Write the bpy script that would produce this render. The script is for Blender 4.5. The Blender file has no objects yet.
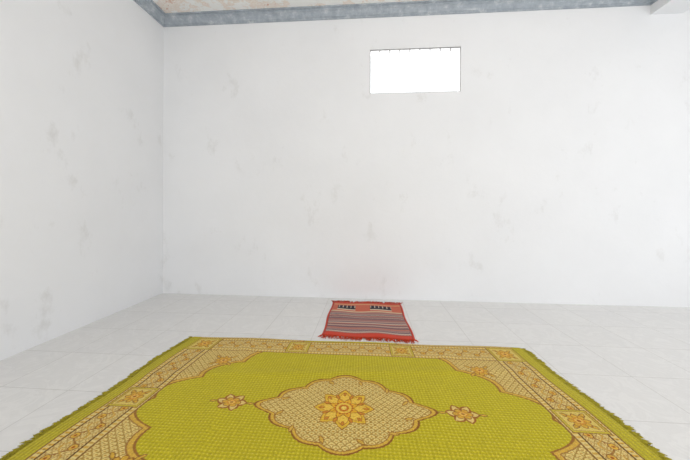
import bpy, bmesh, math, random
import numpy as np
from mathutils import Matrix, Vector
random.seed(4); rng=np.random.default_rng(4)
S=bpy.context.scene
S.view_settings.view_transform='Standard'
S.view_settings.look='None'
S.view_settings.exposure=0.0

XL,XR,YB,YF,HC=-2.378,4.7,3.317,-2.6,3.2
TH=0.15

def lin(c):
    c=np.asarray(c,dtype=float)/255.0
    return np.where(c<=0.04045,c/12.92,((c+0.055)/1.055)**2.4)
def lc(r,g,b): 
    v=lin([r,g,b]); return (float(v[0]),float(v[1]),float(v[2]),1.0)

# ---------------------------------------------------------------- materials
def newmat(name,rough=0.6,spec=0.5):
    m=bpy.data.materials.new(name); m.use_nodes=True
    nt=m.node_tree; b=nt.nodes['Principled BSDF']
    b.inputs['Roughness'].default_value=rough
    b.inputs['Specular IOR Level'].default_value=spec
    return m,nt,b
def N(nt,t,**kw):
    n=nt.nodes.new(t)
    for k,v in kw.items():
        if k in n.inputs: n.inputs[k].default_value=v
        else: setattr(n,k,v)
    return n
def ramp(nt,stops):
    r=nt.nodes.new('ShaderNodeValToRGB'); e=r.color_ramp.elements
    while len(e)<len(stops): e.new(0.5)
    for i,(p,c) in enumerate(stops): e[i].position=p; e[i].color=c
    return r
def mixc(nt,mode='MIX',fac=1.0):
    n=nt.nodes.new('ShaderNodeMix'); n.data_type='RGBA'; n.blend_type=mode
    n.inputs[0].default_value=fac; return n

def wall_mat(name,base,dirt):
    m,nt,b=newmat(name,0.65,0.25); L=nt.links
    tc=N(nt,'ShaderNodeTexCoord')
    n1=N(nt,'ShaderNodeTexNoise',Scale=1.1,Detail=5.0,Roughness=0.6)
    L.new(tc.outputs['Object'],n1.inputs['Vector'])
    r1=ramp(nt,[(0.35,base),(0.75,tuple(x*0.95 for x in base[:3])+(1,))])
    L.new(n1.outputs['Fac'],r1.inputs[0])
    mp=N(nt,'ShaderNodeMapping'); mp.inputs['Scale'].default_value=(1,1,0.6); mp.inputs['Location'].default_value=(3.1,1.7,0.4)
    L.new(tc.outputs['Object'],mp.inputs['Vector'])
    n2=N(nt,'ShaderNodeTexNoise',Scale=3.4,Detail=9.0,Roughness=0.70)
    L.new(mp.outputs[0],n2.inputs['Vector'])
    r2=ramp(nt,[(0.585,(0,0,0,1)),(0.74,(1,1,1,1))])
    L.new(n2.outputs['Fac'],r2.inputs[0])
    mul=N(nt,'ShaderNodeMath',operation='MULTIPLY'); mul.inputs[1].default_value=0.55
    L.new(r2.outputs[0],mul.inputs[0])
    mx=mixc(nt); L.new(mul.outputs[0],mx.inputs[0]); L.new(r1.outputs[0],mx.inputs[6]); mx.inputs[7].default_value=dirt
    L.new(mx.outputs[2],b.inputs['Base Color'])
    n3=N(nt,'ShaderNodeTexNoise',Scale=14.0,Detail=8.0,Roughness=0.6)
    L.new(tc.outputs['Object'],n3.inputs['Vector'])
    bp=N(nt,'ShaderNodeBump',Strength=0.15,Distance=0.01)
    L.new(n3.outputs['Fac'],bp.inputs['Height']); L.new(bp.outputs[0],b.inputs['Normal'])
    return m
M_wall=wall_mat('whitewashed_plaster',(0.80,0.81,0.825,1),(0.56,0.555,0.54,1))

# ceiling with rusty peeled patches
M_ceil,nt,b=newmat('peeling_ceiling_paint',0.8,0.2); L=nt.links
tc=N(nt,'ShaderNodeTexCoord')
n=N(nt,'ShaderNodeTexNoise',Scale=3.4,Detail=9.0,Roughness=0.7); L.new(tc.outputs['Object'],n.inputs['Vector'])
r=ramp(nt,[(0.49,(0.84,0.84,0.82,1)),(0.53,(0.78,0.68,0.60,1)),(0.58,(0.84,0.80,0.75,1)),(0.62,(0.66,0.42,0.32,1))])
L.new(n.outputs['Fac'],r.inputs[0]); L.new(r.outputs[0],b.inputs['Base Color'])

M_trim,nt,b=newmat('grey_painted_cornice',0.55,0.4); L=nt.links
tc=N(nt,'ShaderNodeTexCoord'); n=N(nt,'ShaderNodeTexNoise',Scale=14.0,Detail=8.0,Roughness=0.7); L.new(tc.outputs['Object'],n.inputs['Vector'])
r=ramp(nt,[(0.3,lc(140,149,158)),(0.55,lc(164,172,180)),(0.68,lc(196,200,203))]); L.new(n.outputs['Fac'],r.inputs[0]); L.new(r.outputs[0],b.inputs['Base Color'])

# floor tiles
M_floor,nt,b=newmat('glazed_white_floor_tile',0.15,0.5); L=nt.links
tc=N(nt,'ShaderNodeTexCoord')
br=N(nt,'ShaderNodeTexBrick',offset=0.0,squash=1.0)
br.inputs['Scale'].default_value=1.0; br.inputs['Brick Width'].default_value=0.4; br.inputs['Row Height'].default_value=0.4
br.inputs['Mortar Size'].default_value=0.0028; br.inputs['Mortar Smooth'].default_value=0.3
br.inputs['Color1'].default_value=(0.79,0.785,0.77,1); br.inputs['Color2'].default_value=(0.77,0.765,0.755,1); br.inputs['Mortar'].default_value=(0.65,0.64,0.62,1)
mp=N(nt,'ShaderNodeMapping'); mp.inputs['Location'].default_value=(0.378+0.05,0.083,0)
L.new(tc.outputs['Object'],mp.inputs[0]); L.new(mp.outputs[0],br.inputs['Vector'])
n=N(nt,'ShaderNodeTexNoise',Scale=5.0,Detail=8.0,Roughness=0.65); n.inputs['Distortion'].default_value=1.5
L.new(tc.outputs['Object'],n.inputs['Vector'])
r=ramp(nt,[(0.3,(1,1,1,1)),(0.5,(0.93,0.93,0.93,1)),(0.56,(0.99,0.99,0.99,1)),(0.75,(0.9,0.9,0.89,1))]); L.new(n.outputs['Fac'],r.inputs[0])
mx=mixc(nt,'MULTIPLY'); L.new(br.outputs['Color'],mx.inputs[6]); L.new(r.outputs[0],mx.inputs[7])
L.new(mx.outputs[2],b.inputs['Base Color'])
bp=N(nt,'ShaderNodeBump',Strength=0.25,Distance=0.002,invert=True); L.new(br.outputs['Fac'],bp.inputs['Height']); L.new(bp.outputs[0],b.inputs['Normal'])

def attr_mat(name,fscale,rough=0.95,gain=1.0):
    m,nt,b=newmat(name,rough,0.1); L=nt.links
    a=N(nt,'ShaderNodeAttribute',attribute_name='Col')
    tc=N(nt,'ShaderNodeTexCoord'); n=N(nt,'ShaderNodeTexNoise',Scale=fscale,Detail=3.0)
    L.new(tc.outputs['Object'],n.inputs['Vector'])
    r=ramp(nt,[(0.3,(0.82,0.82,0.82,1)),(0.7,(1,1,1,1))]); L.new(n.outputs['Fac'],r.inputs[0])
    mx=mixc(nt,'MULTIPLY'); L.new(a.outputs['Color'],mx.inputs[6]); L.new(r.outputs[0],mx.inputs[7])
    L.new(mx.outputs[2],b.inputs['Base Color'])
    b.inputs['Sheen Weight'].default_value=0.08
    bp=N(nt,'ShaderNodeBump',Strength=0.5,Distance=0.004); L.new(n.outputs['Fac'],bp.inputs['Height']); L.new(bp.outputs[0],b.inputs['Normal'])
    return m
M_rug=attr_mat('woven_rug_pile',120.0)
M_mat=attr_mat('woven_prayer_mat_cloth',180.0)
M_frame,nt,b=newmat('window_frame_paint',0.5); 
tc=N(nt,'ShaderNodeTexCoord'); n=N(nt,'ShaderNodeTexNoise',Scale=20.0); nt.links.new(tc.outputs['Object'],n.inputs['Vector'])
r=ramp(nt,[(0.3,(0.26,0.26,0.26,1)),(0.7,(0.40,0.40,0.40,1))]); nt.links.new(n.outputs['Fac'],r.inputs[0]); nt.links.new(r.outputs[0],b.inputs['Base Color'])

# ---------------------------------------------------------------- helpers
def boxes(name,bl,mat):
    me=bpy.data.meshes.new(name); bm=bmesh.new()
    for (x0,x1,y0,y1,z0,z1) in bl:
        v=[bm.verts.new((x,y,z)) for x in (x0,x1) for y in (y0,y1) for z in (z0,z1)]
        for f in ((0,1,3,2),(4,6,7,5),(0,4,5,1),(2,3,7,6),(0,2,6,4),(1,5,7,3)):
            bm.faces.new([v[i] for i in f])
    bmesh.ops.recalc_face_normals(bm,faces=bm.faces)
    bm.to_mesh(me); bm.free(); me.materials.append(mat)
    o=bpy.data.objects.new(name,me); S.collection.objects.link(o); return o

# ---------------------------------------------------------------- shell
boxes('floor',[(XL-TH,XR+TH,YF-TH,YB+TH,-0.12,0)],M_floor)
boxes('ceiling',[(XL-TH,XR+TH,YF-TH,YB+TH,HC,HC+0.12)],M_ceil)
boxes('wall_left',[(XL-TH,XL,YF,YB+TH,0,HC)],M_wall)
WX0,WX1,WZ0,WZ1=0.015,0.99,2.26,2.745
def wall_hole_x(name,x0,x1,y0,y1,hx0,hx1,hz0,hz1):
    bl=[(x0,hx0,y0,y1,0,HC),(hx1,x1,y0,y1,0,HC),(hx0,hx1,y0,y1,hz1,HC)]
    if hz0>0: bl.append((hx0,hx1,y0,y1,0,hz0))
    return boxes(name,bl,M_wall)
wall_hole_x('wall_back',XL,XR,YB,YB+TH,WX0,WX1,WZ0,WZ1)
wall_hole_x('wall_front',XL,XR,YF-TH,YF,-1.4,3.6,0.0,2.6)
boxes('wall_right',[(XR,XR+TH,YF,-1.0,0,HC),(XR,XR+TH,2.4,YB+TH,0,HC),(XR,XR+TH,-1.0,2.4,2.5,HC)],M_wall)
boxes('ceiling_beam',[(2.89,3.19,YF,YB,3.0,HC)],M_wall)

# cornice sweep
prof=[(0,3.095),(0.012,3.095),(0.012,3.112),(0.022,3.118),(0.03,3.13),(0.034,3.148),(0.045,3.162),(0.062,3.170),(0.066,3.172),(0.066,3.186),(0.085,3.186),(0.085,3.2)]
me=bpy.data.meshes.new('trim_1'); bm=bmesh.new(); rows=[]
for d,z in prof:
    pts=[(XL+d,YF,z),(XL+d,YB-d,z),(2.89-d,YB-d,z),(2.89-d,YF,z)]
    rows.append([bm.verts.new(p) for p in pts])
for i in range(len(rows)-1):
    for j in range(3):
        bm.faces.new((rows[i][j],rows[i][j+1],rows[i+1][j+1],rows[i+1][j]))
bm.to_mesh(me); bm.free(); me.materials.append(M_trim)
o=bpy.data.objects.new('trim_1',me); S.collection.objects.link(o)

# window: thin steel frame + hanging clips
f=0.011; wy0,wy1=YB+0.004,YB+0.02
bl=[(WX0,WX0+f*0.6,wy0,wy1,WZ0,WZ1),(WX1-f*0.6,WX1,wy0,wy1,WZ0,WZ1),(WX0,WX1,wy0,wy1,WZ1-f,WZ1),(WX0,WX1,wy0,wy1,WZ0,WZ0+f*0.5)]
for i in range(1,9):
    x=WX0+(WX1-WX0)*i/9
    bl.append((x-0.006,x+0.006,wy0-0.004,wy0,WZ1-0.05,WZ1-0.002))
boxes('window_1',bl,M_frame)

# ---------------------------------------------------------------- pattern tools
C=lambda r,g,b: lin([r,g,b])
def grid_obj(name,pos,col,mat,extra=None):
    nv,nu,_=pos.shape
    verts=pos.reshape(-1,3); cols=col.reshape(-1,3)
    idx=np.arange(nv*nu).reshape(nv,nu)
    q=np.stack([idx[:-1,:-1],idx[:-1,1:],idx[1:,1:],idx[1:,:-1]],-1).reshape(-1,4)
    if extra is not None:
        ev,ec,ef=extra
        q=np.concatenate([q,np.asarray(ef)+len(verts)]); verts=np.concatenate([verts,ev]); cols=np.concatenate([cols,ec])
    me=bpy.data.meshes.new(name)
    me.vertices.add(len(verts)); me.vertices.foreach_set('co',verts.astype(np.float32).ravel())
    me.loops.add(len(q)*4); me.loops.foreach_set('vertex_index',q.astype(np.int32).ravel())
    me.polygons.add(len(q)); me.polygons.foreach_set('loop_start',np.arange(0,len(q)*4,4,dtype=np.int32))
    me.update(calc_edges=True)
    a=me.color_attributes.new('Col','FLOAT_COLOR','POINT')
    rgba=np.ones((len(verts),4),dtype=np.float32); rgba[:,:3]=np.clip(cols,0,1)
    a.data.foreach_set('color',rgba.ravel())
    me.polygons.foreach_set('use_smooth',np.ones(len(q),dtype=bool))
    me.validate(); me.update(); me.materials.append(mat)
    o=bpy.data.objects.new(name,me); S.collection.objects.link(o); return o

def fringe(starts,dirs,cols,length,width):
    """tapering tufts made of a few flat-ish 3-sided strands"""
    V=[];K=[];F=[]
    for s,d,c in zip(starts,dirs,cols):
        for k in range(3):
            ang=random.gauss(0,0.32); ca,sa=math.cos(ang),math.sin(ang)
            dd=np.array([d[0]*ca-d[1]*sa,d[0]*sa+d[1]*ca]); pp=np.array([-dd[1],dd[0]])
            Ln=length*random.uniform(0.6,1.15); w=width*random.uniform(0.7,1.2)
            off=random.uniform(-0.5,0.5)*width*1.6
            bx=s[0]-d[1]*off; by=s[1]+d[0]*off
            bend=random.gauss(0,0.18)*Ln
            base=len(V)
            for t,ww,hh in ((0,1,0.009),(0.5,0.85,0.010),(1.0,0.25,0.003)):
                cx=bx+dd[0]*Ln*t+pp[0]*bend*t*t; cy=by+dd[1]*Ln*t+pp[1]*bend*t*t
                V+= [(cx-pp[0]*w*ww/2,cy-pp[1]*w*ww/2,0.0015),(cx,cy,hh),(cx+pp[0]*w*ww/2,cy+pp[1]*w*ww/2,0.0015)]
                m=random.uniform(0.75,1.1); K+=[c*m*0.8,c*m,c*m*0.8]
            for r in range(2):
                a=base+3*r; F+=[(a,a+1,a+4,a+3),(a+1,a+2,a+5,a+4)]
    return np.array(V),np.array(K),np.array(F)

def setc(col,mask,c): col[mask]=c

def scales(p,q,col,mask,cell=0.036,bg=C(226,204,128),ln=C(176,140,66),dot=C(192,144,58)):
    r=q/(cell*0.5); row=np.floor(r)
    fx=(p/cell+0.5*(row%2))
    cx=(fx-np.floor(fx)-0.5); cy=(r-row)*0.5
    d=np.hypot(cx,cy-0.0)
    col[mask]=bg
    setc(col,mask&(np.abs(d-0.44)<0.07),ln)
    setc(col,mask&(d<0.17),dot)

# ---------------------------------------------------------------- big rug
nu,nv=1000,600
HW,HL=1.235,0.75
u=np.linspace(-1,1,nu); v=np.linspace(-1,1,nv)
U,Vv=np.meshgrid(u,v)
p=U*HW; q=Vv*HL
GREEN=C(200,186,38)
col=np.zeros(U.shape+(3,)); col[:]=GREEN
quilt=0.5+0.5*np.sin(2*np.pi*(p+q)/0.034)*np.sin(2*np.pi*(p-q)/0.034)
col*= (0.76+0.30*quilt)[...,None]
gm=quilt>0.93; col[gm]=C(220,204,84)
BR=C(142,102,52); BE=C(224,202,130); GO=C(214,170,62); TN=C(190,154,78); OR=C(208,138,48)
# spandrels
ang=np.arctan2(np.abs(q)/0.56,np.abs(p)/0.95)
sc=np.abs(np.sin(8*ang))
rf=(np.abs(p)/0.985)**1.2+(np.abs(q)/0.93)**1.2
th=0.955+0.09*sc
sp=rf>th
scales(p,q,col,sp)
setc(col,(rf>th)&(rf<th+0.016),C(156,106,46))
setc(col,(rf>th+0.016)&(rf<th+0.045),C(214,174,70))
setc(col,(rf>th+0.045)&(rf<th+0.055),C(162,116,58))
def rosette(cx,cy,R0,n=8,sx=1.0,sy=1.0):
    dx=(p-cx)/sx; dy=(q-cy)/sy
    r=np.hypot(dx,dy); a=np.arctan2(dy,dx); R=R0*(0.72+0.28*np.abs(np.cos(n/2*a)))
    setc(col,r<R*1.12,C(156,100,44)); setc(col,r<R,GO); setc(col,(r<R)&(np.abs(np.cos(n/2*a))<0.25),C(164,110,48))
    setc(col,r<R*0.58,OR); setc(col,r<R*0.42,C(230,190,88)); setc(col,r<R*0.2,C(162,92,40))
def leaf(cx,cy,an,l,w,c,c2):
    dx=p-cx; dy=q-cy; a=math.cos(an)*dx+math.sin(an)*dy; b2=-math.sin(an)*dx+math.cos(an)*dy
    m=(np.abs(a)<l)&(np.abs(b2)<w*(1-(a/l)**2)); setc(col,m,c2)
    m=(np.abs(a)<l*0.8)&(np.abs(b2)<0.6*w*(1-(a/(l*0.8))**2)); setc(col,m,c)
for sx in (-1,1):
    for sy in (-1,1):
        rosette(sx*0.80,sy*0.40,0.048)
        for k in range(4):
            aa=math.pi/4+k*math.pi/2
            leaf(sx*0.80+0.078*math.cos(aa),sy*0.40+0.062*math.sin(aa),aa,0.026,0.011,GO,BR)
# medallion
def med(hx,hy):
    x=p/hx; y=q/hy; r=np.hypot(x,y); a=np.arctan2(y,x)
    R=0.76+0.13*np.abs(np.cos(2*a))**2+0.08*np.abs(np.cos(6*a))+0.10*np.clip(np.cos(2*a),0,1)**24
    return r/R
m1=med(0.415,0.295)
mm=m1<1
scales(p,q,col,mm)
setc(col,(m1<1.0)&(m1>0.97),C(146,94,38))
setc(col,(m1<=0.97)&(m1>0.93),C(216,176,68))
setc(col,(m1<=0.93)&(m1>0.915),C(160,112,54))
for k in range(12):
    aa=(k+0.5)*math.pi/6
    leaf(0.31*math.cos(aa),0.215*math.sin(aa),aa+0.6,0.026,0.011,C(214,174,74),C(154,106,48))
r=np.hypot(p,q); a=np.arctan2(q,p)
def star(R0,n,k,c,rot=0.0):
    x=np.abs(((a+rot)*n/(2*np.pi))%1-0.5)*2
    R=R0*(k+(1-k)*x); setc(col,r<R,c)
star(0.148,8,0.66,C(156,98,40)); star(0.142,8,0.66,C(224,184,60))
star(0.124,8,0.62,C(184,112,40)); star(0.118,8,0.62,C(232,194,76))
for k in range(8):
    aa=k*math.pi/4+math.pi/8; leaf(0.090*math.cos(aa),0.090*math.sin(aa),aa,0.022,0.010,OR,C(156,90,34))
    aa=k*math.pi/4; leaf(0.106*math.cos(aa),0.106*math.sin(aa),aa,0.018,0.008,OR,C(170,102,38))
star(0.078,8,0.6,C(160,90,34),math.pi/8); star(0.071,8,0.6,C(228,174,48),math.pi/8)
star(0.050,16,0.8,C(186,104,36)); setc(col,r<0.038,C(232,194,76)); setc(col,r<0.025,C(198,114,36)); setc(col,r<0.013,C(234,206,98))
# pendants
for sx in (-1,1):
    cx=sx*0.555
    for k in range(6):
        aa=k*math.pi/3; leaf(cx+0.044*math.cos(aa),0.034*math.sin(aa),aa*0.9,0.036,0.026,C(224,198,118),C(160,102,44))
    rosette(cx,0,0.038,6,1.15,0.9)
    leaf(cx-sx*0.094,0,0,0.020,0.009,GO,BR); leaf(cx+sx*0.094,0,0,0.020,0.009,GO,BR)
# border
bx=HW-0.075; by=HL-0.03; w=0.19
dx=bx-np.abs(p); dy=by-np.abs(q); dm=np.minimum(dx,dy); t=dm/w; s=np.where(dx<dy,q,p)
inb=(t>=0)&(t<1)
setc(col,inb,BE)
setc(col,inb&(t<0.04),BR)
setc(col,inb&(t>0.05)&(t<0.17)&(((s/0.022)%1)<0.45),GO)
setc(col,inb&(t>0.09)&(t<0.13)&(((s/0.022)%1)<0.2),BR)
setc(col,inb&(t>0.17)&(t<0.205),C(112,80,44))
mb=inb&(t>0.205)&(t<0.8)
tt=(t-0.5)/0.3
scl=((s/0.030)%1-0.5); tr=((t*w/0.026)%1-0.5); d=np.hypot(scl,tr)
setc(col,mb&(np.abs(d-0.40)<0.08),C(186,150,80)); setc(col,mb&(d<0.16),C(188,140,62))
vine=0.45*np.sin(2*np.pi*s/0.12)
setc(col,mb&(np.abs(tt-vine)<0.10),C(156,108,52)); setc(col,mb&(np.abs(tt+vine)<0.07),C(206,162,70))
for ph,sg in ((0.25,1),(0.75,1)):
    ss=((s/0.12-ph+0.5)%1-0.5)*0.12; tv=0.45*math.sin(2*math.pi*ph)
    rr=np.hypot(ss,(tt-tv)*0.3*w)
    setc(col,mb&(rr<0.019),C(146,98,46)); setc(col,mb&(rr<0.015),C(220,176,70)); setc(col,mb&(rr<0.006),C(170,92,38))
setc(col,inb&(t>0.80)&(t<0.83),C(112,80,44))
setc(col,inb&(t>0.84)&(t<0.95)&(((s/0.022)%1)<0.45),C(208,168,76))
setc(col,inb&(t>0.96),BR)
def square(cx,cy,h):
    dx=p-cx; dy=q-cy; c=np.maximum(np.abs(dx),np.abs(dy))
    setc(col,c<h,BR); setc(col,c<h*0.94,C(200,180,62)); setc(col,c<h*0.82,C(164,120,54)); setc(col,c<h*0.78,C(218,194,102))
    for k in range(4):
        aa=math.pi/4+k*math.pi/2; leaf(cx+0.06*math.cos(aa)*h/0.095*1.0,cy+0.06*math.sin(aa)*h/0.095,aa,0.024,0.012,GO,BR)
    rosette(cx,cy,h*0.55)
h=w/2
for sx in (-1,1):
    for sy in (-1,1):
        square(sx*(bx-h),sy*(by-h),h)
        square(sx*0.365,sy*(by-h),h*0.85)
    square(sx*(bx-h),0,h*0.85)
end=(dx<0)
st=0.5+0.5*np.sin(2*np.pi*p/0.018)
col[end]=(C(192,178,46)*(0.80+0.27*st[...,None]))[end]
nz=rng.normal(0,0.12,U.shape)[...,None]; col*=1+nz
def rugmap(U,V):
    t=(V+1)/2  # 0 near 1 far
    xl=-1.425*(1-t)+-1.335*t; xr=1.225*(1-t)+1.075*t
    x=xl+(xr-xl)*(U+1)/2
    y=0.722+(2.215-0.722)*t + 0.006*U*t
    x=x+0.008*np.sin(V*7+1)*np.abs(U)**4
    y=y+0.007*np.sin(U*9+0.5)*np.abs(V)**4
    return x,y
X,Y=rugmap(U,Vv)
edge=np.minimum((1-np.abs(U))*HW,(1-np.abs(Vv))*HL)
fold=0.006*np.exp(-((p-0.45-0.35*q)/0.05)**2)*np.clip(q+0.3,0,1)+0.005*np.exp(-((p+0.62+0.2*q)/0.045)**2)+0.005*np.exp(-((q-0.32-0.1*p)/0.04)**2)
Z=0.013*np.clip(edge/0.008,0,1)**0.5+0.0012+np.clip(edge/0.1,0,1)*(fold+0.003*(1+np.sin(5*p+2*q)*np.sin(4*q+1)))+0.0022*quilt
pos=np.stack([X,Y,Z],-1)
starts=[];dirs=[];cs=[]
for side in (-1,1):
    for vv in np.linspace(-0.995,0.995,190):
        x,y=rugmap(np.array(side*0.998),np.array(vv))
        starts.append((float(x),float(y))); dirs.append((side*1.0,random.gauss(0,0.08))); cs.append(C(192,178,50)*random.uniform(0.8,1.1))
ex=fringe(starts,dirs,cs,0.05,0.006)
grid_obj('green_medallion_rug',pos,col,M_rug,ex)

# ---------------------------------------------------------------- prayer mat
nu,nv=300,380
U,V=np.meshgrid(np.linspace(-1,1,nu),np.linspace(0,1,nv))
RED=C(206,70,50); col=np.zeros(U.shape+(3,)); col[:]=RED
inn=(np.abs(U)<0.945)&(V>0.07)&(V<0.94)
pal=[C(126,88,92),C(204,172,156),C(142,108,110),C(172,98,84),C(212,190,170),C(112,90,102),C(188,150,136),C(154,120,120),C(198,122,98),C(138,112,116)]
kk=np.floor(V*46+0.25*np.sign(np.sin(U*95))).astype(int)
for i,c in enumerate(pal): setc(col,inn&(kk%len(pal)==i),c)
dd=inn&(((U*22+kk*0.5)%1)<0.3)&(kk%3==0); setc(col,dd,C(84,64,72))
up=inn&(V>0.66); setc(col,up,C(212,112,84))
setc(col,up&(((V*60)%1)<0.35),C(190,90,70))
for (a0,a1) in ((-0.80,-0.30),(0.10,0.68)):
    blk=up&(U>a0)&(U<a1)&(V>0.70)&(V<0.86)
    setc(col,blk,C(52,42,54)); setc(col,blk&(((U*9)%1)<0.22)&(V>0.78),C(200,186,166)); setc(col,blk&(V<0.735),C(214,198,168))
setc(col,inn&(V>0.64)&(V<0.665),C(220,196,160)); setc(col,inn&(V>0.885)&(V<0.90),C(222,186,130))
setc(col,(np.abs(U)>0.945)&(np.abs(U)<0.955),C(130,46,44))
col*=1+rng.normal(0,0.08,U.shape)[...,None]
def matmap(U,V):
    xl=-0.362*(1-V)-0.372*V; xr=0.36*(1-V)+0.338*V
    x=xl+(xr-xl)*(U+1)/2+0.006*np.sin(V*9)*np.abs(U)**3
    y=2.315+(3.165-2.315)*V+0.006*np.sin(U*6)-0.012*U*(1-V)
    return x,y
X,Y=matmap(U,V)
e=np.minimum(1-np.abs(U),2*np.minimum(V,1-V))
Z=0.0015+0.006*np.clip(e/0.02,0,1)**0.5+0.003*np.clip(e/0.1,0,1)*(1+np.sin(U*5+V*9))
starts=[];dirs=[];cs=[]
for vv,sg in ((0.003,-1),(0.997,1)):
    for uu in np.linspace(-0.99,0.99,48):
        x,y=matmap(np.array(uu),np.array(vv)); starts.append((float(x),float(y))); dirs.append((random.gauss(0,0.1),sg*1.0)); cs.append(C(220,80,50)*random.uniform(0.8,1.1))
ex=fringe(starts,dirs,cs,0.06,0.006)
grid_obj('prayer_mat',np.stack([X,Y,Z],-1),col,M_mat,ex)

# ---------------------------------------------------------------- light
w=bpy.data.worlds.new('sky'); S.world=w; w.use_nodes=True
bg=w.node_tree.nodes['Background']; bg.inputs[0].default_value=(0.96,0.98,1.0,1); bg.inputs[1].default_value=1.5
def area(name,loc,rot,sx,sy,pw,c):
    l=bpy.data.lights.new(name,'AREA'); l.shape='RECTANGLE'; l.size=sx; l.size_y=sy; l.energy=pw; l.color=c
    o=bpy.data.objects.new(name,l); o.location=loc; o.rotation_euler=rot; S.collection.objects.link(o); return o
area('daylight_front_opening',(1.1,YF+0.05,1.35),(math.radians(90),0,0),4.8,2.4,80,(1,0.985,0.965))
area('daylight_right_opening',(XR-0.05,0.7,1.3),(math.radians(90),0,math.radians(90)),3.2,2.3,23,(0.96,0.98,1.0))
area('daylight_vent_window',((WX0+WX1)/2,YB+TH+0.02,(WZ0+WZ1)/2),(math.radians(-90),0,0),0.96,0.47,5,(1,1,1))

# ---------------------------------------------------------------- camera
cam=bpy.data.cameras.new('camera'); co=bpy.data.objects.new('camera',cam); S.collection.objects.link(co)
cam.sensor_fit='HORIZONTAL'; cam.sensor_width=36; cam.lens=36*300/690; cam.shift_y=-22/690; cam.clip_start=0.02
M=Matrix.Rotation(math.radians(4.4),4,'Z')@Matrix.Rotation(math.radians(90),4,'X')@Matrix.Rotation(0.0036,4,'Z')
co.matrix_world=Matrix.Translation((0,0,1.0))@M
S.camera=co
